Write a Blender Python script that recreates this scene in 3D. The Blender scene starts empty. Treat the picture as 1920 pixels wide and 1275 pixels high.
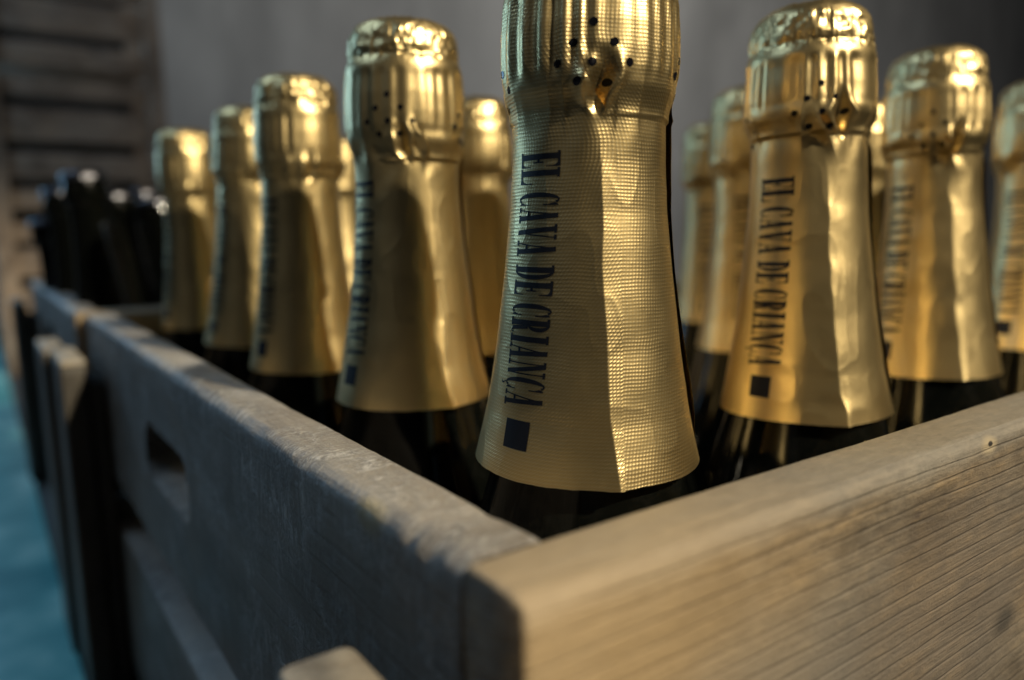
import bpy, bmesh, math, random
import numpy as np
from mathutils import Matrix, Vector

S = bpy.context.scene
COL = S.collection
MM = 0.001
ZB = 250.0                      # crate underside to lens height, mm

# ------------------------------------------------------------------ camera
F_PX, PITCH, ROLL, AZ = 1410.5, 0.14353, -0.014824, 0.615781
cam_d = bpy.data.cameras.new("camera")
cam = bpy.data.objects.new("camera", cam_d)
COL.objects.link(cam)
cp, sp, cr, sr = math.cos(PITCH), math.sin(PITCH), math.cos(ROLL), math.sin(ROLL)
ca, sa = math.cos(AZ), math.sin(AZ)
def to_world(w):                # (right, forward, up) -> crate axes
    return Vector((w[0]*ca + w[1]*sa, -w[0]*sa + w[1]*ca, w[2]))
cx = to_world((cr, sr*sp, sr*cp))
cy = to_world((-sr, cr*sp, cr*cp))
cz = to_world((0, -cp, sp))
M = Matrix.Identity(4)
for i, a in enumerate((cx, cy, cz)):
    M[0][i], M[1][i], M[2][i] = a
M[0][3], M[1][3], M[2][3] = -111.78*MM, -129.74*MM, ZB*MM
cam.matrix_world = M
cam_d.sensor_width = 36.0
cam_d.lens = 36.0*F_PX/1920.0
cam_d.clip_start, cam_d.clip_end = 0.01, 60.0
cam_d.dof.use_dof = True
cam_d.dof.focus_distance = 0.163
cam_d.dof.aperture_fstop = 6.5
cam_d.dof.aperture_blades = 0
S.camera = cam

# ------------------------------------------------------------------ light
S.view_settings.view_transform = 'Standard'
S.view_settings.look = 'None'
S.view_settings.exposure = 0.0
S.view_settings.gamma = 1.0
S.cycles.max_bounces = 8
S.cycles.use_denoising = True
w = bpy.data.worlds.new("World"); S.world = w; w.use_nodes = True
bg = w.node_tree.nodes["Background"]
bg.inputs[0].default_value = (0.92, 0.94, 1.0, 1)
bg.inputs[1].default_value = 0.011

def area(name, loc, target, size, energy, color, size_y=None):
    l = bpy.data.lights.new(name, 'AREA')
    l.energy = energy; l.color = color; l.size = size
    if size_y: l.shape = 'RECTANGLE'; l.size_y = size_y
    o = bpy.data.objects.new(name, l); COL.objects.link(o)
    o.location = loc
    o.rotation_euler = (Vector(target)-Vector(loc)).to_track_quat('-Z', 'Y').to_euler()
    return o
# warm ceiling spot behind the photographer's right shoulder
sl = bpy.data.lights.new("warm_spot", 'SPOT'); sl.energy = 190.0; sl.color = (1.0, 0.87, 0.63); sl.shadow_soft_size = 0.028
sl.spot_size = math.radians(34); sl.spot_blend = 0.5
so = bpy.data.objects.new("warm_spot", sl); COL.objects.link(so); so.location = (0.43, -1.30, 1.33)
so.rotation_euler = (Vector((0.06, 0.22, 0.24))-so.location).to_track_quat('-Z', 'Y').to_euler()
# daylight from a doorway beyond the left edge of the picture
area("doorway_light", (-0.56, 1.95, 0.72), (-0.1, 0.1, 0.2), 0.55, 3.8, (0.36, 0.68, 1.0), 0.62)
# added fill lamp, out of view, aimed at the plaster wall to brighten it
area("wall_fill", (1.3, 0.0, 3.2), (2.4, 2.3, 0.9), 1.0, 14.0, (1.0, 0.98, 0.94)).data.spread = math.radians(100)
# dim daylight bounced by the room on the left
area("room_bounce", (-1.7, -0.2, 1.1), (0.0, 0.1, 0.2), 1.3, 0.3, (1.0, 0.95, 0.86), 1.3)
# high window up to the left
area("window_light", (-1.05, 0.95, 1.85), (-0.03, 0.15, 0.2), 0.6, 8.5, (0.50, 0.74, 1.0), 0.9)

# ------------------------------------------------------------------ helpers
def smooth01(x): x = np.clip(x, 0, 1); return x*x*(3-2*x)
class Noise:                    # value noise on a lattice, periodic in the first axis
    def __init__(s, seed, nu, nv):
        s.g = np.random.RandomState(seed).uniform(-1, 1, (nu, nv)); s.nu, s.nv = nu, nv
    def __call__(s, u, v):      # u in [0,1) turns round once, v in lattice units
        u = (u % 1.0)*s.nu; v = np.asarray(v, float) % (s.nv)
        i = np.floor(u).astype(int); j = np.floor(v).astype(int)
        fu = u-i; fv = v-j
        fu = fu*fu*(3-2*fu); fv = fv*fv*(3-2*fv)
        i0, i1, j0, j1 = i % s.nu, (i+1) % s.nu, j % s.nv, (j+1) % s.nv
        g = s.g
        return (g[i0, j0]*(1-fu)+g[i1, j0]*fu)*(1-fv)+(g[i0, j1]*(1-fu)+g[i1, j1]*fu)*fv

def mesh_from(name, verts, faces, uv=None, smooth=True):
    me = bpy.data.meshes.new(name)
    verts = np.asarray(verts, float); faces = np.asarray(faces, int)
    n, k = faces.shape
    me.vertices.add(len(verts)); me.vertices.foreach_set("co", (verts*MM).ravel())
    me.loops.add(n*k); me.loops.foreach_set("vertex_index", faces.ravel())
    me.polygons.add(n); me.polygons.foreach_set("loop_start", np.arange(0, n*k, k))
    me.polygons.foreach_set("loop_total", np.full(n, k))
    if uv is not None:
        l = me.uv_layers.new(name="sheet"); l.data.foreach_set("uv", np.asarray(uv, float)[faces.ravel()].ravel())
    me.update(calc_edges=True); me.validate()
    me.polygons.foreach_set("use_smooth", np.full(len(me.polygons), smooth))
    return me

def grid_faces(nu, nv, wrap=False):
    m = nu if wrap else nu-1
    i = np.arange(m)[:, None]; j = np.arange(nv-1)[None, :]
    a = i*nv+j; b = ((i+1) % nu)*nv+j
    return np.stack([a, b, b+1, a+1], -1).reshape(-1, 4)

def link(name, me, mat=None, parent=None, loc=None, rot=None, **props):
    o = bpy.data.objects.new(name, me); COL.objects.link(o)
    if mat is not None and me is not None:
        me.materials.clear(); me.materials.append(mat)
    if parent is not None: o.parent = parent
    if loc is not None: o.location = [c*MM for c in loc]
    if rot is not None: o.rotation_euler = rot
    for k, v in props.items(): o[k] = v
    return o

# ------------------------------------------------------------------ materials
def new_mat(name):
    m = bpy.data.materials.new(name); m.use_nodes = True
    nt = m.node_tree; b = nt.nodes["Principled BSDF"]
    return m, nt, b
def node(nt, t, **kw):
    n = nt.nodes.new(t)
    for k, v in kw.items():
        if k.startswith("i_"):
            n.inputs[k[2:].replace("_", " ")].default_value = v
        else: setattr(n, k, v)
    return n
def ramp(nt, fac, stops):
    r = nt.nodes.new("ShaderNodeValToRGB"); e = r.color_ramp.elements
    while len(e) < len(stops): e.new(0.5)
    for k, (p, c) in enumerate(stops): e[k].position = p; e[k].color = (*c, 1) if len(c) == 3 else c
    nt.links.new(fac, r.inputs[0]); return r.outputs[0]
def mth(nt, op, a, b=None, c=None, clamp=False):
    n = nt.nodes.new("ShaderNodeMath"); n.operation = op; n.use_clamp = clamp
    for k, x in enumerate((a, b, c)):
        if x is None: continue
        if isinstance(x, (int, float)): n.inputs[k].default_value = x
        else: nt.links.new(x, n.inputs[k])
    return n.outputs[0]
def mix(nt, fac, a, b, blend='MIX'):
    n = nt.nodes.new("ShaderNodeMix"); n.data_type = 'RGBA'; n.blend_type = blend
    for k, x in ((0, fac), (6, a), (7, b)):
        if isinstance(x, (int, float)): n.inputs[k].default_value = x
        elif isinstance(x, tuple): n.inputs[k].default_value = (*x, 1) if len(x) == 3 else x
        else: nt.links.new(x, n.inputs[k])
    return n.outputs[2]
def noise(nt, vec, scale, detail=4, rough=0.55, dist=0.0):
    n = nt.nodes.new("ShaderNodeTexNoise")
    n.inputs["Scale"].default_value = scale; n.inputs["Detail"].default_value = detail
    n.inputs["Roughness"].default_value = rough; n.inputs["Distortion"].default_value = dist
    nt.links.new(vec, n.inputs["Vector"]); return n.outputs["Fac"]
def scaled(nt, vec, s, off=None):
    m = nt.nodes.new("ShaderNodeMapping"); m.inputs["Scale"].default_value = s
    nt.links.new(vec, m.inputs["Vector"])
    if off is not None: nt.links.new(off, m.inputs["Location"])
    return m.outputs[0]

def gold_material(name, emboss):
    m, nt, b = new_mat(name)
    L = nt.links.new
    uvn = node(nt, "ShaderNodeTexCoord").outputs["UV"]
    obj = node(nt, "ShaderNodeTexCoord").outputs["Object"]
    wn = node(nt, "ShaderNodeTexNoise"); wn.inputs["Scale"].default_value = 95; wn.inputs["Detail"].default_value = 2; L(obj, wn.inputs["Vector"])
    wo = node(nt, "ShaderNodeVectorMath", operation='MULTIPLY_ADD'); L(wn.outputs["Color"], wo.inputs[0]); wo.inputs[1].default_value = (1.1, 1.1, 0); L(uvn, wo.inputs[2])
    sep = node(nt, "ShaderNodeSeparateXYZ"); L(wo.outputs[0], sep.inputs[0])
    P = 0.76
    def tri(x, off=0.0):
        a = mth(nt, 'MULTIPLY', x, 2*math.pi/P); a = mth(nt, 'ADD', a, off)
        return mth(nt, 'COSINE', a)
    cu, cv = tri(sep.outputs[0]), tri(sep.outputs[1])
    s = mth(nt, 'ADD', cu, cv)
    dots = mth(nt, 'MULTIPLY', s, 0.25); dots = mth(nt, 'ADD', dots, 0.5, clamp=True)
    dots = mth(nt, 'POWER', dots, 1.6)
    n1 = noise(nt, obj, 900, 3, 0.6)
    n2 = noise(nt, obj, 90, 3, 0.5)
    flat = ramp(nt, noise(nt, obj, 150, 4, 0.6), [(0.36, (0.25,)*3), (0.56, (1,)*3)])
    h = mth(nt, 'ADD', mth(nt, 'MULTIPLY', dots, flat), mth(nt, 'MULTIPLY', n1, 0.3))
    bmp = node(nt, "ShaderNodeBump"); bmp.inputs["Strength"].default_value = emboss
    bmp.inputs["Distance"].default_value = 0.00011
    L(h, bmp.inputs["Height"]); L(bmp.outputs[0], b.inputs["Normal"])
    col = mix(nt, dots, (0.73, 0.54, 0.235), (0.84, 0.69, 0.385))
    col = mix(nt, mth(nt, 'MULTIPLY', n2, 0.35), col, (0.62, 0.48, 0.26))
    L(col, b.inputs["Base Color"])
    b.inputs["Metallic"].default_value = 1.0
    r = mth(nt, 'MULTIPLY_ADD', n2, 0.12, 0.30)
    L(r, b.inputs["Roughness"])
    return m
GOLD = gold_material("gold_foil", 0.38)
m, nt, b = new_mat("foil_ink"); INK = m
b.inputs["Base Color"].default_value = (0.006, 0.007, 0.012, 1); b.inputs["Roughness"].default_value = 0.5; b.inputs["Specular IOR Level"].default_value = 0.3
m, nt, b = new_mat("dark_hole"); HOLE = m
b.inputs["Base Color"].default_value = (0.004, 0.004, 0.007, 1); b.inputs["Roughness"].default_value = 0.2
m, nt, b = new_mat("dark_bottle_glass"); GLASS = m
obj = node(nt, "ShaderNodeTexCoord").outputs["Object"]
d = noise(nt, obj, 300, 4, 0.7)
nt.links.new(ramp(nt, d, [(0.45, (0.002, 0.0025, 0.002)), (0.85, (0.008, 0.008, 0.007))]), b.inputs["Base Color"])
nt.links.new(mth(nt, 'MULTIPLY_ADD', d, 0.16, 0.02), b.inputs["Roughness"])
b.inputs["Specular IOR Level"].default_value = 0.24

def wood(name, light, dark, ring, grey, grey_amt, bump=0.6, rough=0.62, fibres=0.5, saw=0.0, marks=(), ringamt=0.6, outer=None, endgrain=True, ringf=170.0, mott=0.0):
    m, nt, b = new_mat(name); L = nt.links.new
    tc = node(nt, "ShaderNodeTexCoord"); oi = node(nt, "ShaderNodeObjectInfo")
    off = node(nt, "ShaderNodeCombineXYZ")
    for k in range(3): L(mth(nt, 'MULTIPLY', oi.outputs["Random"], 3.1+k), off.inputs[k])
    o = tc.outputs["Object"]
    ov = node(nt, "ShaderNodeVectorMath", operation='ADD'); L(o, ov.inputs[0]); L(off.outputs[0], ov.inputs[1])
    vec = ov.outputs[0]
    warp = noise(nt, scaled(nt, vec, (4, 14, 14)), 1.0, 3, 0.5)
    sv = node(nt, "ShaderNodeSeparateXYZ"); L(vec, sv.inputs[0])
    sv0 = node(nt, "ShaderNodeSeparateXYZ"); L(o, sv0.inputs[0])
    # growth rings: bands across the board's width, wandering along its length
    t = mth(nt, 'MULTIPLY', sv.outputs[2], ringf)
    t = mth(nt, 'ADD', t, mth(nt, 'MULTIPLY', sv.outputs[1], 60.0))
    t = mth(nt, 'ADD', t, mth(nt, 'MULTIPLY', sv.outputs[0], 3.0))
    t = mth(nt, 'ADD', t, mth(nt, 'MULTIPLY', warp, 1.5))
    t = mth(nt, 'ADD', t, mth(nt, 'MULTIPLY', noise(nt, scaled(nt, vec, (14, 160, 160)), 1.0, 3, 0.6), 0.9))
    fr = mth(nt, 'FRACT', t)
    rings = ramp(nt, fr, [(0.0, (0, 0, 0)), (0.72, (0.18,)*3), (0.90, (1,)*3), (1.0, (0, 0, 0))])
    fine = noise(nt, scaled(nt, vec, (60, 1100, 1100)), 1.0, 5, 0.7)
    mid = noise(nt, scaled(nt, vec, (9, 90, 90)), 1.0, 5, 0.6)
    blot = noise(nt, scaled(nt, vec, (16, 26, 26)), 1.0, 4, 0.6)
    speck = noise(nt, vec, 1400, 3, 0.7)
    col = mix(nt, ramp(nt, mid, [(0.3, (0,)*3), (0.7, (1,)*3)]), dark, light)
    col = mix(nt, mth(nt, 'MULTIPLY', rings, ringamt), col, ring)
    col = mix(nt, mth(nt, 'MULTIPLY', ramp(nt, fine, [(0.35, (1,)*3), (0.6, (0,)*3)]), fibres), col, tuple(c*0.45 for c in dark))
    g = ramp(nt, blot, [(0.42, (0,)*3), (0.66, (1,)*3)])
    col = mix(nt, mth(nt, 'MULTIPLY', g, grey_amt), col, grey)
    col = mix(nt, mth(nt, 'MULTIPLY', ramp(nt, speck, [(0.6, (0,)*3), (0.75, (1,)*3)]), 0.35), col, tuple(min(1, c*1.8) for c in grey))
    st = noise(nt, scaled(nt, vec, (11, 17, 17)), 1.0, 6, 0.68, 0.8)
    col = mix(nt, 1.0, col, ramp(nt, st, [(0.36, (0.52, 0.50, 0.48)), (0.50, (0.9, 0.9, 0.9)), (0.64, (1.12, 1.10, 1.05))]), 'MULTIPLY')
    if mott:                    # bleached and grimy speckle of long use
        mo = noise(nt, scaled(nt, vec, (210, 420, 420)), 1.0, 6, 0.78)
        col = mix(nt, mott, col, mix(nt, 1.0, col, ramp(nt, mo, [(0.34, (0.60, 0.58, 0.56)), (0.5, (0.95,)*3), (0.64, (1.30, 1.28, 1.22))]), 'MULTIPLY'))
        tp = node(nt, "ShaderNodeMath", operation='MULTIPLY_ADD'); L(sv0.outputs[2], tp.inputs[0]); tp.inputs[1].default_value = 260.0; tp.inputs[2].default_value = 1.45
        tf = mth(nt, 'ADD', tp.outputs[0], mth(nt, 'MULTIPLY', mth(nt, 'SUBTRACT', st, 0.5), 3.0), clamp=True)
        col = mix(nt, mth(nt, 'MULTIPLY', tf, 0.65), col, mix(nt, mo, (0.14, 0.127, 0.11), (0.31, 0.29, 0.255)))
        fine = mth(nt, 'ADD', fine, mth(nt, 'MULTIPLY', mo, 0.8))
    h = mth(nt, 'ADD', mth(nt, 'MULTIPLY', fine, 0.6), mth(nt, 'MULTIPLY', rings, -0.35))
    h = mth(nt, 'ADD', h, mth(nt, 'MULTIPLY', speck, 0.35))
    if saw:
        sn = noise(nt, scaled(nt, vec, (260, 60, 45)), 1.0, 5, 0.72, 1.5)
        sn2 = noise(nt, scaled(nt, vec, (330, 260, 260)), 1.0, 5, 0.75, 2.5)
        sg = ramp(nt, mth(nt, 'ADD', mth(nt, 'MULTIPLY', sn, 0.45), mth(nt, 'MULTIPLY', sn2, 0.55)), [(0.47, (0,)*3), (0.60, (1,)*3)])
        patch = ramp(nt, noise(nt, vec, 38, 3, 0.6, 0.6), [(0.42, (0.12,)*3), (0.62, (1,)*3)])
        sg = mth(nt, 'MULTIPLY', sg, patch)
        col = mix(nt, mth(nt, 'MULTIPLY', sg, saw), col, tuple(min(1, c*2.3) for c in grey))
        h = mth(nt, 'ADD', h, mth(nt, 'MULTIPLY', sg, 1.2))
    for (px, py, pz, rad, mc, soft) in marks:         # knots, nail holes and stains at fixed spots (object space, mm)
        dv = node(nt, "ShaderNodeVectorMath", operation='DISTANCE')
        sc = node(nt, "ShaderNodeVectorMath", operation='MULTIPLY'); L(o, sc.inputs[0]); sc.inputs[1].default_value = (0.6, 1, 1)
        L(sc.outputs[0], dv.inputs[0]); dv.inputs[1].default_value = (px*MM*0.6, py*MM, pz*MM)
        dd = mth(nt, 'ADD', dv.outputs["Value"], mth(nt, 'MULTIPLY', mth(nt, 'SUBTRACT', mid, 0.5), rad*MM*1.5))
        f = ramp(nt, mth(nt, 'DIVIDE', dd, rad*MM*(1+soft)), [(max(0.0, 1/(1+soft)-0.1), (1,)*3), (1.0, (0,)*3)])
        if rad > 8: f = mth(nt, 'MULTIPLY', f, 0.6)
        col = mix(nt, f, col, mc)
    ng = node(nt, "ShaderNodeSeparateXYZ"); L(tc.outputs["Normal"], ng.inputs[0])
    eg = mth(nt, 'MULTIPLY', mth(nt, 'SUBTRACT', mth(nt, 'ABSOLUTE', ng.outputs[0]), 0.6), 3.0, clamp=True)
    endg = ramp(nt, noise(nt, scaled(nt, vec, (1, 420, 260)), 1.0, 5, 0.7), [(0.4, (0.22, 0.20, 0.19)), (0.62, (0.42, 0.39, 0.36))])
    col = mix(nt, eg, col, mix(nt, 1.0, col, endg, 'MULTIPLY')) if endgrain else col
    if outer:                   # outer face multiplied darker than the rest of the board
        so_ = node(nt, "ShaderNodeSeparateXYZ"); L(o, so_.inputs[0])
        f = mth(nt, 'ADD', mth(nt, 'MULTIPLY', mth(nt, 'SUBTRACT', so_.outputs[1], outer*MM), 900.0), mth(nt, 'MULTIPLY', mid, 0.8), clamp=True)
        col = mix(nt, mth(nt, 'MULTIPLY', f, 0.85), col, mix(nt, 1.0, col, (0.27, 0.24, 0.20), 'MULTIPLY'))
    L(col, b.inputs["Base Color"])
    bm = node(nt, "ShaderNodeBump"); bm.inputs["Strength"].default_value = bump; bm.inputs["Distance"].default_value = 0.0006
    L(h, bm.inputs["Height"]); L(bm.outputs[0], b.inputs["Normal"])
    L(mth(nt, 'MULTIPLY_ADD', mid, 0.25, rough-0.12), b.inputs["Roughness"])
    b.inputs["Specular IOR Level"].default_value = 0.6
    return m
W_FRONT = wood("warm_pine", (0.30, 0.215, 0.12), (0.18, 0.128, 0.072), (0.095, 0.066, 0.04), (0.185, 0.165, 0.138), 0.9, 0.9, 0.6, 0.8, ringamt=0.5, ringf=290.0, mott=1.0,
               marks=((2, 2, -16, 17, (0.50, 0.355, 0.19), 1.6), (55, 2, -40, 12, (0.20, 0.18, 0.155), 1.4), (120, 2, -38, 16, (0.15, 0.13, 0.115), 1.4), (126, 0, -2.6, 1.5, (0.34, 0.28, 0.19), 0.8), (126.4, 0, -2.4, 0.55, (0.015, 0.012, 0.01), 0.4), (141, 0, -48, 2.4, (0.06, 0.052, 0.045), 1.0), (96, 0, -11.4, 0.6, (0.08, 0.06, 0.045), 0.8)))
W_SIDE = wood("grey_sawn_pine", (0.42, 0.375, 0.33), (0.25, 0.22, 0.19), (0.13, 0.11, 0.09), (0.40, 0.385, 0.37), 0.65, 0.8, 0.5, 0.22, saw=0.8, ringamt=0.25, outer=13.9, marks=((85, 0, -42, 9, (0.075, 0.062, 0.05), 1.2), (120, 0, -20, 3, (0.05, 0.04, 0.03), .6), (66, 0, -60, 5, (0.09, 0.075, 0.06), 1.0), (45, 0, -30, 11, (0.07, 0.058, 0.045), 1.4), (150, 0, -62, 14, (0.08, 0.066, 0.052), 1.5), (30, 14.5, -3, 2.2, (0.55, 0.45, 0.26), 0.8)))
W_OLD = wood("weathered_pine", (0.13, 0.115, 0.09), (0.075, 0.062, 0.048), (0.045, 0.035, 0.025), (0.125, 0.12, 0.11), 0.55, 0.6, 0.6, 0.5)
W_PALE = wood("pale_pine", (0.48, 0.42, 0.33), (0.34, 0.29, 0.22), (0.24, 0.18, 0.12), (0.42, 0.40, 0.36), 0.5, 0.4, 0.65, 0.3, endgrain=False)
W_RACK = wood("rack_pine", (0.62, 0.47, 0.35), (0.46, 0.34, 0.25), (0.26, 0.18, 0.13), (0.55, 0.47, 0.40), 0.5, 0.4, 0.75, 0.3)

m, nt, b = new_mat("grey_plaster"); WALL = m
obj = node(nt, "ShaderNodeTexCoord").outputs["Object"]
n1 = noise(nt, scaled(nt, obj, (3.2, 3.2, 1.1)), 1.0, 6, 0.66, 0.5); n2 = noise(nt, obj, 60, 5, 0.7)
nt.links.new(mix(nt, mth(nt, 'MULTIPLY', n2, 0.3), ramp(nt, n1, [(0.36, (0.38, 0.375, 0.36)), (0.64, (0.66, 0.65, 0.62))]), (0.55, 0.53, 0.50)), b.inputs["Base Color"])
b.inputs["Roughness"].default_value = 0.85
bm = node(nt, "ShaderNodeBump"); bm.inputs["Distance"].default_value = 0.002; bm.inputs["Strength"].default_value = 0.5
nt.links.new(n2, bm.inputs["Height"]); nt.links.new(bm.outputs[0], b.inputs["Normal"])
m, nt, b = new_mat("dark_concrete"); CONC = m
obj = node(nt, "ShaderNodeTexCoord").outputs["Object"]
nt.links.new(ramp(nt, noise(nt, obj, 6, 6, 0.65), [(0.3, (0.05, 0.048, 0.045)), (0.7, (0.10, 0.096, 0.09))]), b.inputs["Base Color"])
b.inputs["Roughness"].default_value = 0.6
m, nt, b = new_mat("teal_floor"); FLOOR = m
obj = node(nt, "ShaderNodeTexCoord").outputs["Object"]
n1 = noise(nt, obj, 9, 5, 0.6)
nt.links.new(ramp(nt, n1, [(0.38, (0.06, 0.34, 0.38)), (0.5, (0.16, 0.52, 0.54)), (0.62, (0.42, 0.78, 0.76))]), b.inputs["Base Color"])
b.inputs["Roughness"].default_value = 0.35

# ------------------------------------------------------------------ setting
def plane(name, pts, mat, **props):
    me = mesh_from(name, pts, [[0, 1, 2, 3]], smooth=False)
    return link(name, me, mat, **props)
plane("floor", [(-4000, -2500, 0), (9000, -2500, 0), (9000, 2300, 0), (-4000, 2300, 0)], CONC, kind="structure")
plane("teal_strip", [(-158, 300, 4), (-84, 300, 4), (-84, 2296, 4), (-158, 2296, 4)], FLOOR, kind="structure")  # strip of floor coloured teal, left of the crates
plane("wall", [(-4000, 2300, -1), (9000, 2300, -1), (9000, 2300, 3500), (-4000, 2300, 3500)], WALL, kind="structure")

# ------------------------------------------------------------------ wooden boards
def board_mesh(name, Lx, Ty, Hz, rad=1.2, wear=0.8, seed=0, step=4.0, worn=None, chips=()):
    """Plank along X (0..Lx), thickness Y (0..Ty), height Z (-Hz..0): softened, dented edges, slightly uneven faces.
    worn: corner index -> extra radius (0: y0 top, 1: y1 top, 2: y1 bottom, 3: y0 bottom)."""
    worn = worn or {}
    nx = max(3, int(Lx/step)+1)
    xs = np.linspace(0, Lx, nx)
    nz = Noise(seed+1, 64, 64); nz2 = Noise(seed+2, 64, 64)
    # corner list clockwise seen from -X: (y, z, inward dirs)
    corners = [(0, 0), (Ty, 0), (Ty, -Hz), (0, -Hz)]
    K = 5
    side_n = [max(2, int(Ty/5)), max(2, int(Hz/6)), max(2, int(Ty/5)), max(2, int(Hz/6))]
    cols = []
    for xi, x in enumerate(xs):
        ring = []
        for c in range(4):
            y0, z0 = corners[c]
            sy = 1 if y0 == 0 else -1; sz = -1 if z0 == 0 else 1
            r = rad + worn.get(c, 0) + wear*(0.5+0.5*float(nz((c*0.21+0.013), x/26.0)))+0.25*wear*abs(float(nz2(c*0.17, x/6.0)))
            for (cc, cxp, cw, cr_) in chips:
                if cc == c: r += cr_*math.exp(-((x-cxp)/cw)**2)
            r = min(r, Ty*0.45, Hz*0.45)
            # a few smaller end radii so ends look sawn but soft
            e = min(x, Lx-x)
            oy, oz = y0+sy*r, z0+sz*r
            a0 = {0: math.pi, 1: math.pi/2, 2: 0, 3: -math.pi/2}[c]
            for k in range(K):
                a = a0 - (math.pi/2)*k/(K-1)
                ring.append((oy+r*math.cos(a), oz+r*math.sin(a)))
            # straight run to the next corner
            nc = (c+1) % 4
            y1, z1 = corners[nc]
            sy1 = 1 if y1 == 0 else -1; sz1 = -1 if z1 == 0 else 1
            if c == 0: A, B = (r, 0), (Ty-rad, 0)
            elif c == 1: A, B = (Ty, -r), (Ty, -Hz+rad)
            elif c == 2: A, B = (Ty-r, -Hz), (rad, -Hz)
            else: A, B = (0, -Hz+r), (0, -rad-worn.get(0, 0)-wear*1.5)
            for k in range(1, side_n[c]):
                f = k/side_n[c]
                d = 0.12*wear*float(nz2(c*0.25+f*0.2, x/14.0+7*c))
                y, z = A[0]+(B[0]-A[0])*f, A[1]+(B[1]-A[1])*f
                if c in (0, 2): z += d
                else: y += d
                ring.append((y, z))
        cols.append([(x, y, z) for y, z in ring])
    n = len(cols[0])
    # inset end rings to soften the sawn ends
    def shrink(col, x, q):
        return [(x, Ty/2+(y-Ty/2)*(1-q/Ty*2), -Hz/2+(z+Hz/2)*(1-q/Hz*2)) for _, y, z in col]
    q = min(0.7, rad*0.6)
    cols = [shrink(cols[0], 0, q)] + [[(q, y, z) for _, y, z in cols[0]]] + cols[1:-1] + [[(Lx-q, y, z) for _, y, z in cols[-1]]] + [shrink(cols[-1], Lx, q)]
    V = [p for c in cols for p in c]
    F = []
    for i in range(len(cols)-1):
        for k in range(n):
            a, b_ = i*n+k, i*n+(k+1) % n
            F.append((a, b_, b_+n, a+n))
    me = bpy.data.meshes.new(name)
    bm = bmesh.new()
    bv = [bm.verts.new([c*MM for c in v]) for v in V]
    for f in F: bm.faces.new([bv[k] for k in f])
    bm.faces.new([bv[k] for k in range(n)][::-1]); bm.faces.new([bv[(len(cols)-1)*n+k] for k in range(n)])
    bmesh.ops.recalc_face_normals(bm, faces=bm.faces)
    for f in bm.faces: f.smooth = True
    for e in bm.edges:
        if len(e.link_faces) == 2 and e.calc_face_angle(0) > 0.9: e.smooth = False
    bm.to_mesh(me); bm.free()
    return me

def cut_slot(me, x0, x1, z0, z1, Ty):
    """a hand hole with rounded ends through the board"""
    bm = bmesh.new(); r = (z1-z0)/2; pts = []
    for k in range(13):
        a = math.pi/2+math.pi*k/12; pts.append((x0+r+r*math.cos(a)*0.8, (z0+z1)/2+r*math.sin(a)))
    for k in range(13):
        a = -math.pi/2+math.pi*k/12; pts.append((x1-r+r*math.cos(a)*0.8, (z0+z1)/2+r*math.sin(a)))
    A = [bm.verts.new((x*MM, -5*MM, z*MM)) for x, z in pts]
    B = [bm.verts.new((x*MM, (Ty+5)*MM, z*MM)) for x, z in pts]
    bm.faces.new(A); bm.faces.new(B[::-1])
    for k in range(len(pts)): bm.faces.new((A[k], B[k], B[(k+1) % len(pts)], A[(k+1) % len(pts)]))
    bmesh.ops.recalc_face_normals(bm, faces=bm.faces)
    cm = bpy.data.meshes.new("cut"); bm.to_mesh(cm); bm.free()
    o = bpy.data.objects.new("work", me); c = bpy.data.objects.new("cutter", cm)
    COL.objects.link(o); COL.objects.link(c)
    md = o.modifiers.new("b", 'BOOLEAN'); md.operation = 'DIFFERENCE'; md.object = c; md.solver = 'EXACT'
    dg = bpy.context.evaluated_depsgraph_get(); dg.update()
    res = bpy.data.meshes.new_from_object(o.evaluated_get(dg))
    bpy.data.objects.remove(o); bpy.data.objects.remove(c); bpy.data.meshes.remove(cm)
    bm = bmesh.new(); bm.from_mesh(res)
    for e in bm.edges:
        if len(e.link_faces) == 2 and e.calc_face_angle(0) > 0.6: e.smooth = False
    bm.to_mesh(res); bm.free()
    return res

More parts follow.
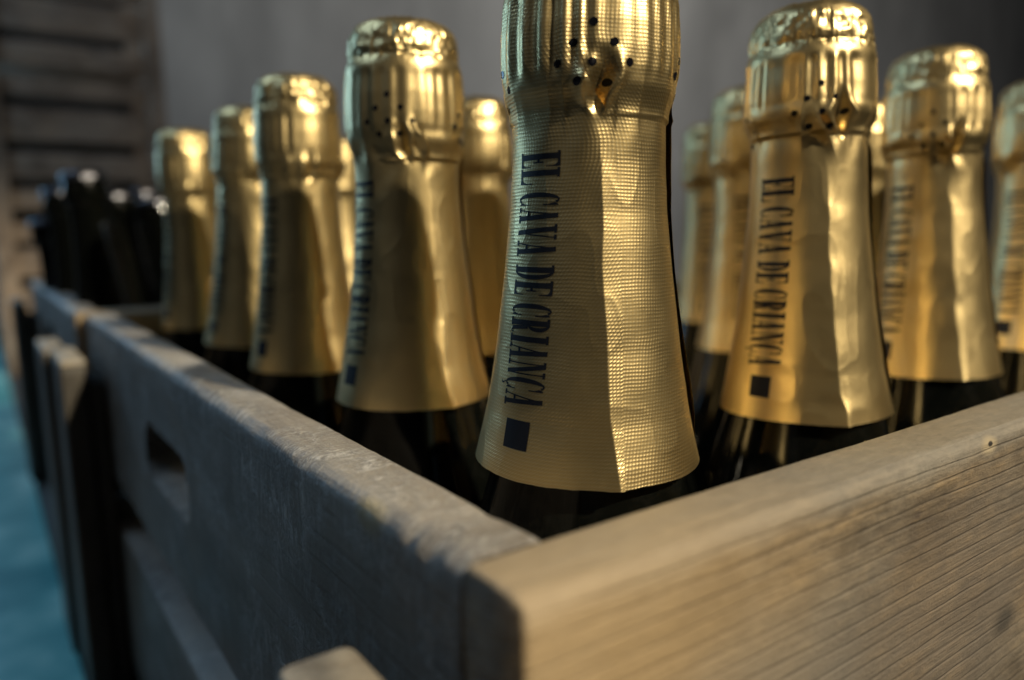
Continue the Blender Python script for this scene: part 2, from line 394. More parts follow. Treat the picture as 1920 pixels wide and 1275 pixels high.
# crate frame: outer size U0..U1 by V0..V1, top rim at z 205
TOP = ZB-45.0
def make_crate(name, label, ux, vy, Lu, Lv, seed, mats, slot=True, detail=2.0):
    """origin at the near left outer corner on the ground"""
    root = link(name, None, loc=(ux, vy, 0)); root['label'] = label; root['category'] = "crate"
    R = math.pi/2
    side, front = mats
    T = 14.5
    def bd(nm, L_, T_, H_, mat, loc, along_v, step, parent=root, **kw):
        me = board_mesh(nm, L_, T_, H_, step=step, **kw)
        if nm == "side_board" and kw.get('seed', 0) % 10 == 1 and slot:
            c = 213 if Lv > 400 else Lv/2
            me = cut_slot(me, c-42, c+40, -53, -28.5, T_)
        # along_v: local X -> +Y world, local Y -> -X
        o = link(nm, me, mat, parent, loc=loc, rot=(0, 0, R) if along_v else (0, 0, 0))
        return o
    # left (grey) side: boards run between the end boards; local y 0 = inner face
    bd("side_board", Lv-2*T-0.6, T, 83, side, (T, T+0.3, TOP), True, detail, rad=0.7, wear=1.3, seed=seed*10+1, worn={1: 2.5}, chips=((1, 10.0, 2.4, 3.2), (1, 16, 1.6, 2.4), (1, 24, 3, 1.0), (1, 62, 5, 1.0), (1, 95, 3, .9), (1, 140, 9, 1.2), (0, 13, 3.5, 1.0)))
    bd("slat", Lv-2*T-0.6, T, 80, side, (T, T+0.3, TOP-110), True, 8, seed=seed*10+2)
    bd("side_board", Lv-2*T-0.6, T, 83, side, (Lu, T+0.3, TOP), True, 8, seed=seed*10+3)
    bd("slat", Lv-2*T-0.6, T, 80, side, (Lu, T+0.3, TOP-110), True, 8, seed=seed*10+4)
    # near end (warm) and far end
    bd("end_board", Lu, T, 98, front, (0, 0, TOP), False, detail, rad=1.0, wear=1.0, seed=seed*10+5, worn={0: 0.9}, chips=((0, 2, 9, 1.2),))
    bd("slat", Lu, T, 80, front, (0, 0, TOP-118), False, 8, seed=seed*10+6)
    bd("end_board", Lu, T, 98, front, (0, Lv-T, TOP), False, 8, seed=seed*10+7)
    bd("slat", Lu, T, 80, front, (0, Lv-T, TOP-118), False, 8, seed=seed*10+8)
    # bottom boards
    nb = 5; wb = (Lu-2*T-8)/nb
    me = board_mesh("bottom_board", Lv-2*T-4, wb-4, 8, step=30, seed=seed*10+9)
    for k in range(nb):
        link("bottom_board", me, W_OLD, root, loc=(T+4+wb*(k+1)-4, T+2, 9.5), rot=(0, 0, R))
    # upright battens nailed outside near both ends: a wide one and a spacer behind it
    bo = board_mesh("corner_batten", 184, 12.2, 61, rad=1.5, wear=0.9, step=6, seed=seed*10+20, worn={})
    bi = board_mesh("spacer_batten", 173, 7.8, 44, rad=0.8, step=6, seed=seed*10+21)
    for vv in (-27.0, Lv-76.0):
        # local X upward; local Y -> -X world; local Z(-H..0) -> along Y
        rm = Matrix(((0, -1, 0), (0, 0, -1), (1, 0, 0)))      # columns: X->z, Y->-x, Z->-y
        e = rm.to_euler()
        link("corner_batten", bo, W_OLD, root, loc=(-8.4, vv, 1), rot=e)
        link("spacer_batten", bi, W_OLD, root, loc=(-0.3, vv+3, 1), rot=e)
        cap = board_mesh("sawn_end", 3.0, 11.8, 60.6, rad=1.3, wear=0.5, step=1.5, seed=seed*10+22)
        link("sawn_end", cap, W_PALE, root, loc=(-8.6, vv+.2, 184.5), rot=e)
    return root

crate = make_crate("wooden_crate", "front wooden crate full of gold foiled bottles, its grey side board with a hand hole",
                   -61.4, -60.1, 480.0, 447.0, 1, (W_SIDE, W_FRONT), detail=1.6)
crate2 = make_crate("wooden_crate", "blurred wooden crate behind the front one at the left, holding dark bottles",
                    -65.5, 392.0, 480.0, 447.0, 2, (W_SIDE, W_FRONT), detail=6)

# ------------------------------------------------------------------ bottles
HB = 186.3                      # foil hem above the bottle's base
HH = [0, 6, 12.4, 27, 41.6, 56, 66, 73, 76.5, 78.5, 81, 84, 88, 93, 98, 100.2, 101.6, 103, 104.6, 107, 110.8, 113.4, 115.0, 115.8, 116.0]
RR = [24.2, 22.9, 21.6, 19.4, 17.7, 16.3, 15.8, 15.7, 15.8, 16.3, 17.2, 17.75, 17.9, 17.8, 17.4, 17.5, 17.3, 16.6, 16.4, 16.2, 15.7, 14.4, 12.0, 8.0, 0.05]
_hp, _rp = np.array(HH, float), np.array(RR, float)
_seg = np.concatenate([[0], np.cumsum(np.hypot(np.diff(_hp), np.diff(_rp)))])
_tt = np.linspace(0, _seg[-1], 1200)
def _sm(a, k=11):
    pad = np.concatenate([np.full(k, a[0]), a, np.full(k, a[-1])]); ker = np.hanning(2*k+1); ker /= ker.sum()
    return np.convolve(pad, ker, 'valid')
_ht = _sm(np.interp(_tt, _seg, _hp)); _rt0 = _sm(np.interp(_tt, _seg, _rp)); _rt0[-1] = 0.02
_rt = _rt0.copy()
COLLAR = 0.0
def set_collar(c):              # how much higher than usual the head ends
    global _rt, COLLAR
    COLLAR = c
    hs = np.where(_ht < 98, np.interp(_ht, [0, 62+c, 76+c, 92, 98], [0, 62, 76, 92, 98]), _ht)
    _rt = np.where(_ht < 98, np.interp(hs, _ht[:1150], _rt0[:1150]), _rt0)
T_H = lambda h: np.interp(h, _ht[:1150], _tt[:1150])

class Foil:
    def __init__(s, seed, seam, tear=1.0, crumple=1.0, crisp=1.0, jag=0.0, ledge=1.0, dent=50, dent_h=83, deep=1.0, facet=1.0):
        s.seed = seed; s.seam = math.radians(seam); s.tear = tear; s.cr = crumple; s.crisp = crisp; s.jag = jag; s.ledge = ledge; s.dent = math.radians(dent); s.dh = dent_h; s.deep = deep; s.facet = facet
        s.n1 = Noise(seed, 7, 40); s.n2 = Noise(seed+1, 16, 60); s.n3 = Noise(seed+2, 40, 90); s.pl = Noise(seed+3, 27, 8)
        s.n4 = Noise(seed+4, 90, 120); s.n5 = Noise(seed+5, 5, 30); s.n6 = Noise(seed+6, 22, 40)
    def edge(s, h):             # angle of the free edge of the upper sheet
        e = np.interp(h, [0, 30, 56, 70, 76, 82, 90], [0, 3.5, 4, 1, -6, -18, -24])
        return s.seam + np.radians(e) + math.radians(s.jag)*(s.n1(0.3, h/5.0))
    def radius(s, ang, t, lap=0.0):
        """ang: absolute angle about the axis, t: length along the profile, lap: extra lift of the overlapping sheet"""
        h = np.interp(t, _tt, _ht); R = np.interp(t, _tt, _rt); uu = ang/(2*math.pi)
        r = R.copy()
        skirt = 1-smooth01((h-60)/18)               # flared body below the neck
        head = smooth01((h-78)/5)*(1-smooth01((h-112)/3))
        # corner where the sheet is folded before it overlaps
        crease = s.edge(h) - min(1.0, s.facet*1.1)*np.radians(np.interp(h, [0, 15, 45, 70], [2, 9, 15, 13])) + math.radians(2.5*s.jag)*s.n1(0.77, h/4.3)
        d = (ang-crease+math.pi) % (2*math.pi)-math.pi
        dl = s.facet*np.radians(np.interp(h, [0, 20, 60, 78], [27, 22, 18, 6]))
        pr = 1/np.cos(np.clip(dl-np.abs(d), 0, None))
        pr = (pr-1)*skirt*1.0
        r = r*(1+pr)
        # broad dents, fine waviness
        r += s.cr*0.22*s.n1(uu, h/17.0)*(0.4+0.6*skirt) + s.cr*0.07*s.n2(uu, h/7.0)
        r += s.cr*0.10*(1-np.abs(s.n6(uu, h/11.0+3)))**6*skirt
        # flutes pressed over the wire cage
        fl = smooth01((h-81-COLLAR)/5)*(1-smooth01((h-98)/2.8))
        ph = 2*math.pi*(26*uu+0.35*s.n2(uu, 2.0)+0.5*s.n1(uu, 1.0))
        r += fl*((0.19+0.24*s.n2(uu, 8.0))*np.cos(ph) + 0.16*s.n2(uu*1.0, 5.0)+0.1*s.n3(uu, h/25.0))
        # gathers where the head is drawn in to the neck
        ga = np.exp(-((h-77.5-COLLAR)/4.6)**2)
        r += ga*s.cr*(0.75*(1-np.abs(s.n6(uu, 9+h/26.0)))**3-0.3+0.5*s.n2(uu, 20+h/9.0))
        # the pinched hollow over the wire twist, with raised lips
        da = (ang-s.dent+math.pi) % (2*math.pi)-math.pi
        da = da - 0.10*s.n1(0.4, h/6.0)
        wd = np.radians(np.interp(h, [s.dh-9, s.dh-4, s.dh+1, s.dh+8], [1.5, 4.0, 5.2, 3.5]))*(1+0.35*s.n1(0.1, h/3.0))
        env = smooth01((h-s.dh+8)/5)*(1-smooth01((h-s.dh+1)/8))
        r += s.deep*env*(-2.6*np.exp(-(da/wd)**2)+1.15*np.exp(-((da-1.9*wd)/(0.7*wd))**2)+0.9*np.exp(-((da+1.9*wd)/(0.75*wd))**2))
        # radiating drawn folds below it
        r += s.deep*0.35*np.exp(-((h-s.dh+9)/6)**2)*np.cos(da*11+1.0)*np.exp(-(da/0.7)**2)
        # hem of the cage: a sharp little ledge on part of the turn
        led = smooth01((h-74.6-COLLAR)/0.5)*(1-smooth01((h-79-COLLAR)/5))
        r += led*s.ledge*smooth01((s.n5(uu, 4.5)+0.35)*1.8)
        # crinkled band above the ring and the top
        top = smooth01((h-101.5)/2.0)
        zig = 103.8+0.9*s.n6(uu, 2.5)
        r += -0.5*np.exp(-((h-zig)/0.55)**2)*(0.5+0.5*s.n3(uu, 3.3))
        rf = np.clip(R/15.0, 0, 1)
        cr = (0.55*(1-2*np.abs(s.n3(uu, t/3.2))) + 0.34*(1-2*np.abs(s.n4(uu, t/1.9))) + 0.5*(1-2*np.abs(s.n2(uu, t/5.0))))
        r += top*rf*s.crisp*0.42*cr
        zo = -top*smooth01((h-110)/3)*rf*s.crisp*0.5*cr + np.where(h > 113, 0.3*s.n1(uu, t/6.0)*rf, 0)
        zo = zo + (1-smooth01(h/4))*(0.16*s.n2(uu, 50.0)+0.07*s.n4(uu, 7.0))
        r += lap
        return np.maximum(r, 0.01), h+zo
    def point(s, ang, t, lift=0.0):
        ang = np.asarray(ang, float); t = np.asarray(t, float)+0*ang
        r, z = s.radius(ang, t, lap=s.lap_at(ang, t)+lift)
        return np.stack([r*np.cos(ang), r*np.sin(ang), z], -1)
    def lap_at(s, ang, t):
        h = np.interp(t, _tt, _ht)
        back = (s.edge(h)-ang) % (2*math.pi)         # 0 at the free edge, grows leftwards
        return s.lap_prof(back, h)
    def lap_prof(s, back, h):
        w = 1-smooth01((h-78)/8)
        open_ = 1.5*s.tear*np.exp(-((h-80)/3.8)**2)*np.exp(-(back/0.14)**2)
        lift = 0.55+0.15*np.exp(-((h-30)/20)**2)
        return (lift*np.exp(-(back/0.75)**2))*w+open_
    def mesh(s, na, nt_):
        q = np.linspace(0, 1, na); total = math.radians(392)
        t = np.linspace(0, _tt[-1], nt_)
        Q, Tm = np.meshgrid(q, t, indexing='ij')
        h = np.interp(Tm, _tt, _ht)
        ang = s.edge(h)+math.radians(-32)+Q*total      # starts under the sheet, ends at the free edge one turn on
        back = (1-Q)*total
        lap = np.where(back < math.radians(360), s.lap_prof(back, h), 0)
        under = np.where(Q*total < math.radians(32), -0.1*(1-smooth01((h-82)/6)), 0)
        r, z = s.radius(ang, Tm, lap=lap+under)
        V = np.stack([r*np.cos(ang), r*np.sin(ang), z], -1).reshape(-1, 3)
        # the sheet unrolled, mm
        Rm = np.interp(Tm, _tt, _rt)
        U = np.stack([Rm*Q*total, Tm], -1).reshape(-1, 2)
        me = mesh_from("foil", V, grid_faces(na, nt_), U)
        return me

# lettering: condensed serif capitals drawn as quads and bowl strips in units of the cap height
def quad(pts, nu=4, nv=3):
    A, B, C, D = [np.array(p, float) for p in pts]; out = []
    def P(u, v): return (A*(1-u)+B*u)*(1-v)+(D*(1-u)+C*u)*v
    for i in range(nu):
        for j in range(nv):
            out.append([P(i/nu, j/nv), P((i+1)/nu, j/nv), P((i+1)/nu, (j+1)/nv), P(i/nu, (j+1)/nv)])
    return out
def rect(x0, y0, x1, y1):
    return quad([(x0, y0), (x1, y0), (x1, y1), (x0, y1)], max(1, int((x1-x0)/0.06)), max(1, int((y1-y0)/0.06)))
def bar(x0, y0, x1, y1, wx):     # slanted stroke of horizontal width wx
    n = max(2, int(abs(y1-y0)/0.06))
    return quad([(x0, y0), (x0+wx, y0), (x1+wx, y1), (x1, y1)], 2, n)
def bowl(cx_, cy_, rx, ry, wx, wy, a0, a1, n=22):
    out = []
    for k in range(n):
        q = []
        for aa, s_ in ((k, 1), (k+1, 1), (k+1, 0), (k, 0)):
            a = math.radians(a0+(a1-a0)*aa/n)
            R1, R2 = (rx, ry) if s_ else (rx-wx, ry-wy)
            q.append(np.array((cx_+R1*math.cos(a), cy_+R2*math.sin(a))))
        m0, m1 = (q[0]+q[3])/2, (q[1]+q[2])/2
        out.append([q[0], q[1], m1, m0]); out.append([m0, m1, q[2], q[3]])
    return out
ST, HR = 0.130, 0.056
def ser(x0, x1, y): return rect(x0, y, x1, y+HR)
def tri_ser(x, y, dx, dy): return [[np.array((x, y)), np.array((x+dx, y)), np.array((x, y+dy)), np.array((x, y+dy*0.99))]]
GL = {}
GL['E'] = (0.35, rect(.05, 0, .05+ST, 1)+ser(0, .32, 0)+ser(0, .32, 1-HR)+rect(.17, .49, .24, .49+HR)+rect(.23, .38, .26, .64)
           + quad([(.32, 0), (.35, 0), (.35, .30), (.33, .30)], 1, 4)+quad([(.32, 1), (.35, 1), (.35, .70), (.33, .70)], 1, 4)
           + quad([(.23, .03), (.33, .03), (.335, .2), (.31, .1)], 1, 2)+quad([(.23, .97), (.33, .97), (.335, .8), (.31, .9)], 1, 2))
GL['L'] = (0.36, rect(.05, 0, .05+ST, 1)+ser(0, .33, 0)+ser(0, .22, 1-HR)+quad([(.33, 0), (.365, 0), (.365, .36), (.345, .36)], 1, 4)
           + quad([(.24, .03), (.34, .03), (.345, .24), (.32, .12)], 1, 2))
def Cg():
    return (bowl(.17, .5, .17, .515, .115, .035, 62, 298, 34)
            + rect(.27, .66, .30, .99)+rect(.27, .01, .295, .30)
            + quad([(.235, .90), (.27, .80), (.285, .99), (.25, .96)], 1, 2)+quad([(.235, .10), (.27, .20), (.285, .03), (.25, .04)], 1, 2))
GL['C'] = (0.32, Cg())
GL['Ç'] = (0.32, Cg()+rect(.155, -.07, .185, .0)+bowl(.165, -.13, .07, .065, .045, .02, 80, -110, 10))
GL['A'] = (0.37, bar(.045, 0, .165, 1, .03)+bar(.215, 0, .135, 1, .11)+rect(.085, .28, .235, .28+HR)+ser(0, .12, 0)+ser(.18, .37, 0))
GL['V'] = (0.36, bar(.145, 0, .045, 1, .11)+bar(.185, 0, .295, 1, .03)+ser(0, .20, 1-HR)+ser(.24, .36, 1-HR))
GL['D'] = (0.34, rect(.05, 0, .05+ST, 1)+ser(0, .17, 0)+ser(0, .17, 1-HR)+bowl(.15, .5, .19, .5, .105, .035, -90, 90, 26))
GL['R'] = (0.37, rect(.05, 0, .05+ST, 1)+ser(0, .20, 0)+ser(0, .17, 1-HR)+bowl(.15, .745, .165, .255, .10, .032, -90, 90, 18)
           + quad([(.21, .03), (.305, .03), (.255, .50), (.17, .50)], 2, 8)+bowl(.325, .07, .045, .07, .03, .03, 180, 380, 8))
GL['I'] = (0.20, rect(.048, 0, .048+ST, 1)+ser(0, .20, 0)+ser(0, .20, 1-HR))
GL['N'] = (0.38, rect(.055, 0, .085, 1)+rect(.30, 0, .33, 1)+bar(.245, 0, .055, 1, .10)+ser(0, .14, 0)+ser(.24, .38, 1-HR)+ser(0, .12, 1-HR))
TEXT = "EL CAVA DE CRIANÇA"
def text_quads():
    x = 0; out = []
    for ch in TEXT:
        if ch == ' ': x += 0.17; continue
        w_, qs = GL[ch]
        for q in qs: out.append([np.array((x+p[0], p[1])) for p in q])
        x += w_+0.022
    return out, x
TQ, TLEN = text_quads()
def drape(foil, quads, name, h0, ang, size, wide=None):
    """lay flat shapes on the foil: reading direction runs down the bottle, letter tops towards the right"""
    pts = np.array(quads).reshape(-1, 2)
    t0 = T_H(h0); t = t0-pts[:, 0]*size
    h = np.interp(t, _tt, _ht); R = np.interp(t, _tt, _rt)
    a = math.radians(ang)+(pts[:, 1]-0.5)*(wide or size)/R
    V = foil.point(a, t, 0.07)
    F = np.arange(len(V)).reshape(-1, 4)
    return mesh_from(name, V, F, None)
SQ = quad([(0, 0), (1, 0), (1, 1), (0, 1)], 8, 8)
disc = []
for k in range(16):
    a0, a1 = 2*math.pi*k/16, 2*math.pi*(k+1)/16
    for r0, r1 in ((0, .5), (.5, 1)):
        disc.append([(r0*math.cos(a0), r0*math.sin(a0)), (r1*math.cos(a0), r1*math.sin(a0)), (r1*math.cos(a1), r1*math.sin(a1)), (r0*math.cos(a1), r0*math.sin(a1))])
CL = ((0, 8), (-12, 4), (12, 4.0), (-22, 0), (0, 0), (22, 0), (-10, -4), (9, -4))

def glass_mesh(n=64):
    prof = [(0, 30), (0.5, 38), (2, 41), (5, 42), (60, 42), (100, 41.5), (118, 40), (134, 37.2), (150, 33), (164, 28.4), (176, 24.9), (186, 21.9),
            (200, 19.2), (216, 17.0), (232, 15.2), (250, 14.2), (262, 14.0), (280, 14.0), (290, 12), (292, 0.05)]
    prof = np.array(prof); seg = np.concatenate([[0], np.cumsum(np.hypot(*np.diff(prof.T)))])
    tt = np.linspace(0, seg[-1], 90); z = _sm(np.interp(tt, seg, prof[:, 0]), 2); r = _sm(np.interp(tt, seg, prof[:, 1]), 2)
    a = np.linspace(0, 2*math.pi, n, endpoint=False)
    V = np.stack([np.cos(a)[:, None]*r, np.sin(a)[:, None]*r, np.ones(n)[:, None]*z], -1).reshape(-1, 3)
    return mesh_from("glass_body", V, grid_faces(n, len(tt), True))
GB = glass_mesh(96)

# variants are built with the reader's side at angle 0 -> local frame: text_ang, seam relative
def variant(seed, res, text_ang, seam_ang, marks, collar=0.0, flap=None, **kw):
    set_collar(collar)
    f = Foil(seed, seam_ang, **kw)
    v = {'foil': f.mesh(*res)}
    v['text'] = drape(f, TQ, "lettering", 68.2, text_ang, 53.6/TLEN, 10.2)
    v['square'] = drape(f, SQ, "printed_square", 12.4, text_ang-1, 6.1, 6.4)
    holes = []
    if marks:
        for c in range(4):
            for da, dh in CL:
                rng = random.Random(seed*97+c*11+int(da*3+dh))
                hh = 84.6+dh*0.92-(3.0 if c == 3 else 0.8*(c % 2)); aa = text_ang+40+90*c+da+rng.uniform(-.6, .6)
                pts = [[(hh+p[1]*0.84, aa, p[0]*0.84) for p in q] for q in disc]
                P = np.array(pts).reshape(-1, 3)
                t = T_H(P[:, 0]); R = np.interp(t, _tt, _rt)
                V = f.point(np.radians(P[:, 1])+P[:, 2]/R, t, 0.09)
                holes.append(mesh_from("vent_hole", V, np.arange(len(V)).reshape(-1, 4)))
    v['holes'] = holes
    # loose outer lap standing off the neck
    if flap is not None:
        hs_ = np.linspace(3, 80, 120); q = np.linspace(0, 1, 40)
        Hm, Qm = np.meshgrid(hs_, q, indexing='ij')
        a = np.radians(flap + 3*np.sin(Hm/11.0)+Qm*62)
        env = smooth01((Hm-2)/12)*(1-smooth01((Hm-74)/6))
        lift = (0.85+0.3*np.sin(Hm/9.0))*env*(1-Qm)**2.6+0.22*np.minimum(1, Qm*8)*(1-smooth01((Qm-.9)/.1))-0.15*smooth01((Qm-.9)/.1)
        V = f.point(a, T_H(Hm), lift).reshape(-1, 3)
        v['flap'] = mesh_from("foil_flap", V, grid_faces(120, 40), np.stack([Qm*20, Hm], -1).reshape(-1, 2))
        v['flap'].materials.append(GOLD)
    return v

# angles measured from the local +X axis, increasing counter-clockwise seen from above;
# as seen by the camera, larger angle = further right
CAM_XY = np.array((-111.78, -129.74))
VAR = {}
VAR['hero'] = variant(11, (760, 400), 0, 54, True, tear=1.0, crumple=0.55, crisp=1.0, jag=0.15, ledge=0.55, facet=0.7, flap=122, dent=43, dent_h=82, deep=0.8)
VAR['a'] = variant(23, (420, 260), 0, 58, True, facet=0.8, collar=4.5, flap=118, dent=62, dent_h=85, deep=.9, tear=1.4, crumple=1.0, crisp=1.15, jag=0.6)
VAR['b'] = variant(37, (420, 260), 0, 84, True, facet=0.5, collar=-1, flap=143, dent=55, dent_h=80, deep=.6, tear=1.2, crumple=1.1, crisp=1.0, jag=0.5)
VAR['c'] = variant(41, (300, 200), 0, 70, True, facet=0.75, collar=3.5, flap=130, dent=68, dent_h=84, deep=0.9, tear=1.4, crumple=1.2, crisp=1.0, jag=0.8)
VAR['d'] = variant(59, (240, 160), 0, 62, False, collar=2.5, dent=70, dent_h=82, deep=0.35, tear=1.0, crumple=1.2, crisp=1.5, jag=1.0)
VAR['e'] = variant(71, (280, 180), 0, 165, False, collar=1.5, dent=66, dent_h=81, deep=0.4, tear=1.0, crumple=1.0, crisp=1.5, jag=1.0, facet=0.4)
VAR['f'] = variant(83, (240, 160), 0, 118, False, collar=3.5, dent=80, dent_h=83, deep=0.5, tear=1.0, crumple=1.2, crisp=1.3, jag=1.0, facet=0.5)
for v in VAR.values():
    v['foil'].materials.append(GOLD); v['text'].materials.append(INK); v['square'].materials.append(INK)
    for hme in v['holes']: hme.materials.append(HOLE)
GB.materials.append(GLASS)

def place_bottle(var, x, y, tx, ty, dz, sc, text_phi, label, print_=True):
    """text_phi: where the lettering sits as seen from the photographer (deg, right positive)"""
    v = VAR[var]
    d = CAM_XY-np.array((x, y)); face = math.degrees(math.atan2(d[1], d[0]))
    root = bpy.data.objects.new("sparkling_wine_bottle", None); COL.objects.link(root)
    zax = Vector((tx, ty, 1)).normalized(); xax = Vector((1, 0, 0)); xax = (xax-zax*xax.dot(zax)).normalized(); yax = zax.cross(xax)
    m = Matrix((xax, yax, zax)).transposed().to_4x4() @ Matrix.Rotation(math.radians(face+text_phi), 4, 'Z')
    m.translation = Vector(((x-tx*70)*MM, (y-ty*70)*MM, 10.0*MM))
    root.matrix_world = m
    root['label'] = label; root['category'] = "bottle"; root['group'] = "gold foiled sparkling wine bottles in the front crate"
    g = link("glass_body", GB, None, root)
    f = link("foil", v['foil'], None, root, loc=(0, 0, HB+dz)); f.scale = (1+sc, 1+sc, 1)
    if print_:
        link("lettering", v['text'], None, f); link("printed_square", v['square'], None, f)
    if 'flap' in v: link("foil_flap", v['flap'], None, f)
    for hme in v['holes']: link("vent_hole", hme, None, f)
    return root

BOT = [
 ('hero', 0.5, 1.0, .007, -.004, 1.6, .072, -38, "foremost large bottle in sharp focus at the crate's near corner, gold foil with black lettering"),
 ('a', 89.9, -0.9, .001, .026, -.5, .011, -29, "gold foiled bottle right of the foremost one, with crumpled cap and readable lettering"),
 ('c', 176.2, 2.0, .004, .042, -.1, -.032, -40, "second gold foiled bottle right of the foremost one along the warm end board"),
 ('d', 265.7, 2.2, .036, .045, -.3, -.001, -26, "gold foiled bottle cut off by the right edge of the photo"),
 ('b', 1.3, 87.0, .003, -.001, 1.3, .026, -56, "bottle just left of the foremost one, its foil creased zigzag on the right"),
 ('e', -2.6, 175.8, .004, -.018, -.1, -.043, -54, "second bottle left of the foremost one beside the hand hole board"),
 ('f', -1.5, 263.3, .029, -.029, 0., .003, -60, "third gold foiled bottle left of the foremost one, next to the leftmost"),
 ('e', 0.5, 351.6, -.022, .001, -.1, -.044, -62, "leftmost gold foiled bottle, at the far end of the row by the grey board"),
 ('f', 87.2, 175.6, -.019, -.012, -1.1, .001, -130, "gold foiled bottle seen between the foremost bottle and the one left of it"),
 ('d', 178.8, 85.7, -.008, .025, -.5, -.006, -4, "blurred bottle partly hidden by the left side of the readable bottle right of the foremost"),
 ('f', 262.1, 175.6, -.047, -.005, -.2, .002, -8, "small blurred bottle farthest back, just right of the foremost bottle"),
 ('e', 88.0, 89.0, 0, 0, 0, 0, 110, "second row bottle standing directly behind the foremost bottle"),
 ('d', 88.5, 351.0, 0, .01, 0, 0, 90, "blurred bottle glimpsed between the first and second bottles left of the foremost one"),
 ('d', 270.0, 92.0, -.01, .0, 0, 0, 70, "second row bottle glimpsed between the first and second bottles right of the foremost one"),
]
for bdef in BOT: place_bottle(*bdef)

# ------------------------------------------------------------------ dark bottles without foil in the far crate
def dark_glass():
    prof = [(0, 22), (1, 27), (4, 28.5), (130, 28.5), (150, 27.5), (170, 25), (190, 21), (210, 17.5), (235, 14.5), (262, 12.6), (274, 12.6), (275, 14.6), (284, 14.8), (286, 13.6),
            (292, 13.4), (295, 12.4), (296, 0.05)]
    prof = np.array(prof, float); seg = np.concatenate([[0], np.cumsum(np.hypot(*np.diff(prof.T)))])
    tt = np.linspace(0, seg[-1], 80); z = _sm(np.interp(tt, seg, prof[:, 0]), 1); r = _sm(np.interp(tt, seg, prof[:, 1]), 1)
    a = np.linspace(0, 2*math.pi, 40, endpoint=False)
    V = np.stack([np.cos(a)[:, None]*r, np.sin(a)[:, None]*r, np.ones(40)[:, None]*z], -1).reshape(-1, 3)
    me = mesh_from("glass_body", V, grid_faces(40, len(tt), True)); me.materials.append(GLASS)
    return me
DG = dark_glass()
m, nt, b = new_mat("crown_cap_metal"); CAP = m
b.inputs["Base Color"].default_value = (0.12, 0.12, 0.14, 1); b.inputs["Metallic"].default_value = 1; b.inputs["Roughness"].default_value = 0.3
a = np.linspace(0, 2*math.pi, 63, endpoint=False)
rows = []
for z, r, k in ((-6, 15.0, 1.0), (-4.5, 14.6, .6), (-1.5, 14.3, .1), (0, 12.5, 0), (.5, 8, 0), (.6, .05, 0)):
    rows.append(np.stack([(r+.5*k*np.cos(21*a))*np.cos(a), (r+.5*k*np.cos(21*a))*np.sin(a), 0*a+z], -1))
V = np.stack(rows, 1).reshape(-1, 3)
CM = mesh_from("crown_cap", V, grid_faces(63, 6, True)); CM.materials.append(CAP)
def dark_bottle(x, y, ztop, bx, by, label):
    root = bpy.data.objects.new("dark_glass_bottle", None); COL.objects.link(root)
    base = Vector((bx, by, 10.0)); topv = Vector((x, y, ZB+ztop)); zax = (topv-base).normalized()
    xax = Vector((1, 0, 0)); xax = (xax-zax*xax.dot(zax)).normalized(); yax = zax.cross(xax)
    k = (topv-base).length/298.0
    m = Matrix((xax, yax, zax)).transposed().to_4x4()
    m.translation = base*MM; root.matrix_world = m @ Matrix.Diagonal((1, 1, k, 1))
    root['label'] = label; root['category'] = "bottle"; root['group'] = "dark bottles without foil in the far crate"
    link("glass_body", DG, None, root); link("crown_cap", CM, None, root, loc=(0, 0, 297))
for args in (
    (-46, 470, 46, -24, 470, "tallest dark bottle in the far crate, with the brightest blue glint"),
    (-50, 590, 41, -26, 590, "dark bottle just left of the one with the brightest blue glint"),
    (-57, 655, 18, -26, 655, "lowest and leftmost dark bottle in the far crate"),
    (-19, 530, 36, 0, 530, "dark bottle right of the leaning stick's top, with a grey highlight"),
    (4, 500, 30, 42, 486, "leaning dark bottle beside the leftmost gold foiled bottle"),
    (45, 570, 42, 62, 560, "dark bottle behind the leftmost gold foiled bottle's collar"),
    (20, 640, 44, 36, 640, "rearmost dark bottle in the far crate")):
    dark_bottle(*args)

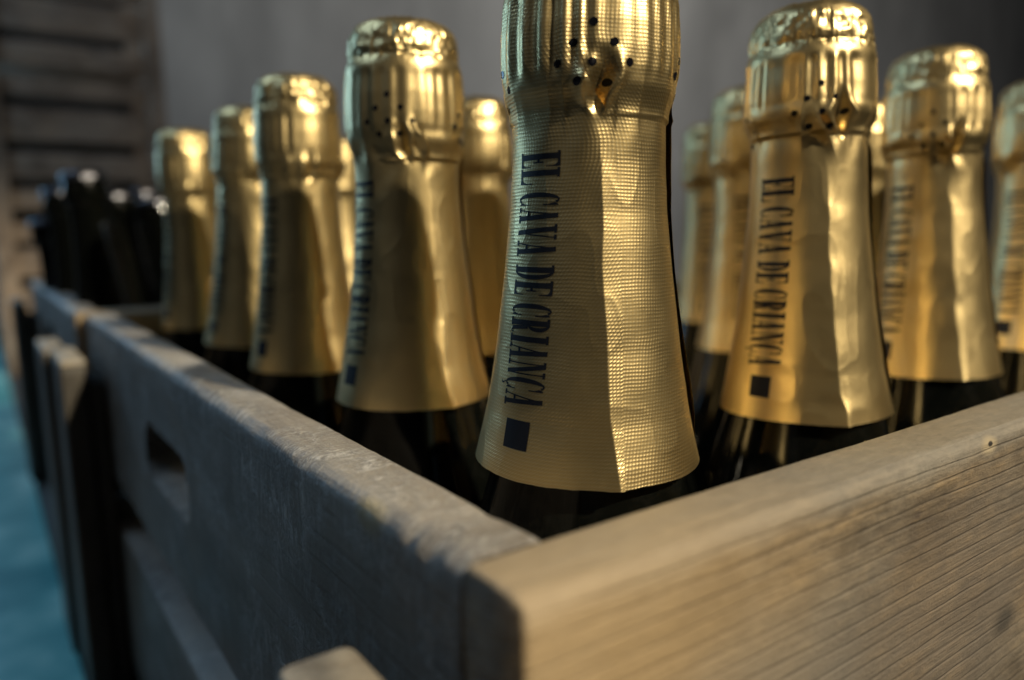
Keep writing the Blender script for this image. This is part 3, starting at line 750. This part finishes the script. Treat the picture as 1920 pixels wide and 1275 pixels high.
# a loose stick leaning among the dark bottles
me = board_mesh("wooden_stick", 150, 9, 5, step=12, rad=0.8, seed=77)
P0, P1 = Vector((-31, 432, ZB-55)), Vector((-42, 436, ZB+6))
dirv = (P1-P0).normalized(); yv = Vector((1, 0.3, 0)); yv = (yv-dirv*yv.dot(dirv)).normalized(); zv = dirv.cross(yv)
o = link("wooden_stick", me, W_OLD, label="thin grey wooden stick leaning against the dark bottles in the far crate", category="stick")
mm = Matrix((dirv, yv, zv)).transposed().to_4x4(); mm.translation = (P0-dirv*85)*MM; o.matrix_world = mm

# ------------------------------------------------------------------ slatted rack by the wall
rack = link("slatted_rack", None, loc=(-80, 1500, 0)); rack['label'] = "tall blurred rack of horizontal wooden slats against the wall at the upper left"; rack['category'] = "rack"
RW = 303; RH = 760
pm = board_mesh("post", RH, 30, 34, step=60, seed=5, rad=1.5)
rm = Matrix(((0, 1, 0), (0, 0, 1), (1, 0, 0)))       # X->z, Y->x, Z->y
for xx, yy in ((0, 0), (RW-32, 0), (0, 190), (RW-32, 190)):
    link("post", pm, W_RACK, rack, loc=(xx, yy+34, 0), rot=rm.to_euler())
zs = [(ZB+396, 58), (ZB+326, 43), (ZB+270, 34), (ZB+203, 58), (ZB+130, 46), (ZB+70, 36), (ZB+12, 36), (ZB-45, 50), (ZB-120, 60), (ZB+462, 52)]
for k, (zc, hh) in enumerate(zs):
    sm_ = board_mesh("slat", RW-42, 10, hh, step=60, seed=60+k)
    link("slat", sm_, W_RACK, rack, loc=(20, 8, zc+hh/2))
bp = board_mesh('shade_panel', RW-8, 6, RH-10, step=60, seed=88)  # added near-black panel: shade behind the slats put into its colour
W_SHADE = wood('rack_shade', (0.02, 0.018, 0.018), (0.012, 0.011, 0.012), (0.01,)*3, (0.02,)*3, 0.3)
link('shade_panel', bp, W_SHADE, rack, loc=(4, 226, RH-4))
for k in range(3):
    me = board_mesh("shelf_board", RW-70, 160, 12, step=80, seed=90+k)
    link("shelf_board", me, W_RACK, rack, loc=(32, 30, ZB-60+190*k))
